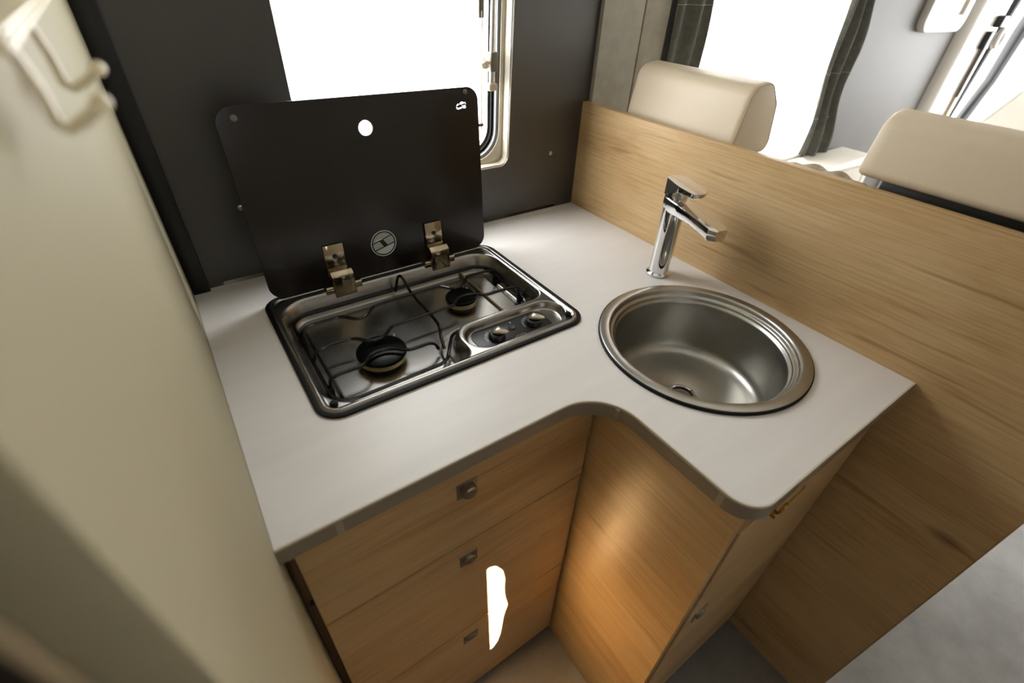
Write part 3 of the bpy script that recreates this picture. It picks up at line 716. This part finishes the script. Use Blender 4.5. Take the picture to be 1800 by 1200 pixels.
# ================================================================== HOOK RAIL on the cream panel
hr = thing('hook_rail', (-0.913, -0.62, 0.44), 'cream plastic rail with two folding hooks on the cream side panel', 'hooks')
t = B(); box(t, -0.9135, -0.9045, -0.706, -0.40, 0.4660, 0.4735, 0.0008)
for z_ in (0.4672, 0.4698, 0.4724): box(t, -0.9050, -0.9025, -0.705, -0.40, z_ - 0.0009, z_ + 0.0009, 0.0004)
obj('rail', t, 'cream_pl', hr)
for y0 in (-0.612, -0.694):
    t = B()
    path = [(-0.9105, 0.466), (-0.9040, 0.466), (-0.9020, 0.455), (-0.9015, 0.443), (-0.8985, 0.4408), (-0.8935, 0.4432), (-0.8870, 0.4475)]
    rings = []
    for i, (x, z) in enumerate(path):
        a = Vector(path[max(i - 1, 0)]); c = Vector(path[min(i + 1, len(path) - 1)]); d = (c - a).normalized(); nx_, nz_ = -d.y, d.x; h = 0.0017; hw = (0.0030, 0.0030, 0.0030, 0.0032, 0.0045, 0.0058, 0.0058)[i]
        rings.append([(x + nx_ * h, y0 - hw, z + nz_ * h), (x + nx_ * h, y0 + hw, z + nz_ * h), (x - nx_ * h, y0 + hw, z - nz_ * h), (x - nx_ * h, y0 - hw, z - nz_ * h)])
    loft(t, rings); hk = obj('hook', t, 'cream_pl', hr, smooth=50)
    t = B(); bmesh.ops.create_uvsphere(t, u_segments=16, v_segments=10, radius=0.0036); bmesh.ops.translate(t, verts=t.verts[:], vec=(-0.8862, y0 + 0.001, 0.4482)); obj('hook_tip', t, 'cream_pl', hk)

# ================================================================== LOUNGE BEYOND THE PARTITION
def cushion(name, prof, y0, y1, mat, parent, endbulge=0.012, n=5):
    """closed (x,z) profile swept along Y with softly rounded ends"""
    cx = sum(p[0] for p in prof) / len(prof); cz = sum(p[1] for p in prof) / len(prof)
    st_ = [(0.0, 0.86), (0.10, 0.95), (0.35, 0.99), (1.0, 1.0)]
    rings = []
    for f, s_ in st_: rings.append([(cx + (x - cx) * s_, y0 + (y1 - y0) / abs(y1 - y0) * endbulge * f, cz + (z - cz) * s_) for x, z in prof])
    for f, s_ in reversed(st_): rings.append([(cx + (x - cx) * s_, y1 - (y1 - y0) / abs(y1 - y0) * endbulge * f, cz + (z - cz) * s_) for x, z in prof])
    return obj(name, loft(B(), rings), mat, parent, smooth=50)

bench = thing('lounge_bench', (0.30, -0.5, FL), 'cream leather lounge bench with two headrests against the oak partition', 'bench')
obj('seat', box(B(), 0.06, 0.62, -0.95, -0.06, FL + 0.002, -0.42, 0.03, 3), 'leather', bench)
obj('backrest', box(B(), 0.025, 0.10, -0.95, -0.06, -0.43, 0.222, 0.02, 3), 'leather', bench)
hp = rpoly([(0.032, 0.225), (0.172, 0.215), (0.150, 0.31), (0.112, 0.352), (0.052, 0.345)], [0.012, 0.02, 0.03, 0.025, 0.03], 6)
h1 = cushion('headrest', hp, -0.398, -0.112, 'leather', bench)
hcx_ = sum(q[0] for q in hp) / len(hp); hcz_ = sum(q[1] for q in hp) / len(hp)
tube_pts = [(hcx_ + (x - hcx_) * 0.955, -0.3968, hcz_ + (z - hcz_) * 0.955) for x, z in hp]
obj('piping', tube(B(), tube_pts, 0.0012, 6, closed=True), 'piping', h1)
hp2 = rpoly([(0.030, 0.258), (0.115, 0.255), (0.128, 0.31), (0.108, 0.356), (0.052, 0.346)], [0.012, 0.02, 0.03, 0.025, 0.03], 6)
h2 = cushion('headrest', hp2, -0.985, -0.625, 'leather', bench, 0.02)
obj('headrest_bar', box(B(), 0.050, 0.09, -0.97, -0.66, 0.220, 0.259, 0.004), 'black', bench)

t = B()
def drape(u, v):
    y = -0.490 - 0.134 * u
    a_ = (v - 0.5) * 2; sg = math.copysign(1, a_)
    if abs(a_) < 0.5: x, z = 0.0635 + a_ * 0.09, 0.2225 + 0.022 * math.cos(a_ * PI * 0.8)
    else: x, z = 0.0635 + sg * 0.045, 0.2293 - (abs(a_) - 0.5) * 0.16
    if sg < 0: x = max(x, 0.0188)
    sag = math.sin(min(1, u * 3) * PI / 2) * math.sin(min(1, (1 - u) * 3 + 0.2) * PI / 2)
    return (x + 0.0, y, max(0.2235, z - 0.014 * (1 - sag) + 0.003 * math.sin(u * 19)) if abs(a_) < 0.5 else z)
sheet(t, drape, 40, 32)
bmesh.ops.solidify(t, geom=t.faces[:], thickness=0.004)
tag(obj('knitted_blanket', t, 'knit', smooth=80), 'beige knitted blanket draped between the two bench headrests', 'blanket')

# window of the lounge with its white blind
w2 = thing('window_2', ((LX0 + LX1) / 2, 0.02, LZ0), 'lounge window behind a white pleated blind', kind='structure')
a = rpoly([(LX0 - .0, LZ0), (LX1, LZ0), (LX1, LZ1), (LX0, LZ1)], 0.05); h = rpoly([(LX0 + .025, LZ0 + .025), (LX1 - .025, LZ0 + .025), (LX1 - .025, LZ1 - .025), (LX0 + .025, LZ1 - .025)], 0.04)
obj('frame', plate(B(), a, [h], 0.004, 0.045, 'y'), 'winframe', w2)
obj('pane', plate(B(), h, [], 0.050, 0.054, 'y'), 'acrylic', w2)
zb = [LZ0 + 0.002, 0.095, 0.245, 0.385, 0.44, 0.56, LZ1 - 0.002]
for z0, z1 in zip(zb, zb[1:]):
    t = B(); sheet(t, lambda u, v, z0=z0, z1=z1: (LX0 + 0.002 + (LX1 - LX0 - 0.004) * u, -0.001 + 0.003 * abs(v - 0.5), z0 + 0.0012 + (z1 - z0 - 0.0012) * v), 1, 4)
    obj('blind_panel', t, 'blind', w2, smooth=60)

# curtains
def curtain(label, xl, xr, z0, z1, amp, n, yb, tail=0.0):
    t = B()
    def f(u, v):
        z = z0 + (z1 - z0) * v; a_, b_ = xl(z), xr(z)
        return (a_ + (b_ - a_) * u, yb - amp * (0.5 + 0.5 * math.sin(u * n * 2 * PI + 0.6 * math.sin(v * 5))), z - tail * (1 - v) ** 3 * math.sin(u * 2.6))
    sheet(t, f, 36, 40)
    t2 = bmesh.new(); me = bpy.data.meshes.new('t'); t.to_mesh(me); t.free(); t2.from_mesh(me); bpy.data.meshes.remove(me)
    bmesh.ops.solidify(t2, geom=t2.faces[:], thickness=0.0015)
    c = tag(obj('curtain', t2, 'curtain', smooth=60), label, 'curtain', 'grey lounge curtains')
    return c, f
def lerp(a, b, t): return a + (b - a) * t
c1, f1 = curtain('grey curtain hanging beside the pale wall lining', lambda z: 0.242, lambda z: 0.378 + 0.004 * math.sin(z * 20), 0.02, 0.75, 0.022, 2.0, -0.012)
c1.location = (0, 0, 0)
for zz in (0.268, 0.448):
    v = (zz - 0.02) / 0.73
    tb_ = obj('seam', tube(B(), [(f1(u / 24, v)[0], f1(u / 24, v)[1] - 0.0012, zz) for u in range(25)], 0.0008, 5), 'stitch', c1)
c2, f2 = curtain('grey curtain hanging beside the white wall lamp', lambda z: lerp(1.115, 1.055, min(1, max(0, z / 0.46))) + 0.012 * math.sin(z * 16), lambda z: lerp(1.315, 1.215, min(1, max(0, z / 0.46))) + 0.022 * math.sin(z * 19 + 1.0), -0.012, 0.75, 0.03, 2.5, -0.012, 0.02)
for zz in (0.115, 0.26):
    v = (zz + 0.005) / 0.755
    obj('seam', tube(B(), [(f2(u / 24, v)[0], f2(u / 24, v)[1] - 0.0012, zz) for u in range(25)], 0.0008, 5), 'stitch', c2)

t = B(); box(t, 0.98, 1.52, -0.15, -0.0005, -0.42, -0.035, 0.02, 3)
ab = tag(obj('armrest_box', t, 'leather_w'), 'white padded box against the wall below the curtain', 'armrest')
obj('piping', tube(B(), [(1.0, -0.1500, -0.06), (1.40, -0.1500, -0.06), (1.46, -0.1500, -0.075), (1.47, -0.1500, -0.30)], 0.0015, 6, smooth_it=2), 'piping', ab)

# wall lamp
lp = thing('wall_lamp', (1.90, 0.0, 0.40), 'white rectangular lamp on the grey wall beside the curtain', 'lamp')
t = B(); plate(t, rpoly([(1.70, 0.37), (2.11, 0.37), (2.11, 0.80), (1.70, 0.80)], 0.05), [rpoly([(1.76, 0.43), (2.05, 0.43), (2.05, 0.76), (1.76, 0.76)], 0.004)], -0.030, -0.0005, 'y', 0.004); obj('housing', t, 'white_pl', lp)
obj('lens', plate(B(), rpoly([(1.758, 0.428), (2.052, 0.428), (2.052, 0.762), (1.758, 0.762)], 0.004), [], -0.018, -0.001, 'y'), 'dimwhite', lp)

# cab door beyond the lounge
cabd = thing('cab_door', (2.7, 0.0, FL), 'white cab door pillar and side window with black rubber seal', 'vehicle door')
obj('pillar', box(B(), 2.16, 2.52, -0.05, 0.03, FL, CE, 0.03, 3), 'white_pl', cabd)
obj('pillar_groove', box(B(), 2.40, 2.44, -0.062, -0.045, FL, 0.30, 0.004), 'beige', cabd)
t = B()
for x, r_ in ((2.60, 0.022), (2.66, 0.012)): tube(t, [(x - 0.06, -0.01, -0.3), (x + 0.06, -0.01, 0.52), (x + 0.20, -0.01, 1.0)], r_, 10)
obj('door_seal', t, 'blackrub', cabd)
obj('door_panel', box(B(), 2.52, 3.36, 0.0, 0.05, FL, -0.12, 0.01), 'white_pl', cabd)
t = B(); tube(t, [(2.86, 0.0, -0.12), (3.02, 0.0, 0.12), (3.05, 0.0, 0.35), (3.20, 0.0, 0.62), (3.30, 0.0, 1.0)], [0.03, 0.03, 0.035, 0.05, 0.07], 10)
obj('window_post', t, 'black', cabd)
obj('window_pane', box(B(), 2.55, 3.30, 0.020, 0.024, -0.12, CE), 'acrylic', cabd)
t = B(); box(t, 2.36, 2.42, -0.075, -0.05, 0.30, 0.37, 0.006); box(t, 2.40, 2.47, -0.08, -0.05, 0.385, 0.43, 0.006)
bk = obj('belt_anchor', t, 'black', cabd)
obj('belt_strap', box(B(), 2.375, 2.395, -0.070, -0.064, 0.10, 0.31, 0.001), 'dark_front', bk)
obj('belt_loop', tube(B(), [(2.46, -0.08, 0.30), (2.48, -0.09, 0.34), (2.46, -0.08, 0.385), (2.44, -0.08, 0.34)], 0.012, 8, closed=True, smooth_it=2), 'white_pl', bk)

# cab seat seen above the right headrest
cs_ = thing('cab_seat', (1.5, -0.75, FL), 'white leather cab seat behind the right bench headrest', 'seat')
t = B(); out = rpoly([(-0.36, -0.45), (-1.0, -0.45), (-1.0, 0.42), (-0.62, 0.42), (-0.48, 0.27), (-0.40, 0.12), (-0.36, 0.02)], [0.05, 0.05, 0.08, 0.08, 0.1, 0.1, 0.08], 6)
plate(t, out, [], 1.44, 1.58, 'x', 0.03); obj('backrest', t, 'leather_w', cs_)
obj('seat_cushion', box(B(), 1.56, 2.0, -1.0, -0.40, FL + 0.002, -0.42, 0.03, 3), 'leather_w', cs_)
t = B(); box(t, 1.42, 1.50, -0.405, -0.34, 0.02, 0.125, 0.022, 3); obj('shoulder_knob', t, 'black', cs_)
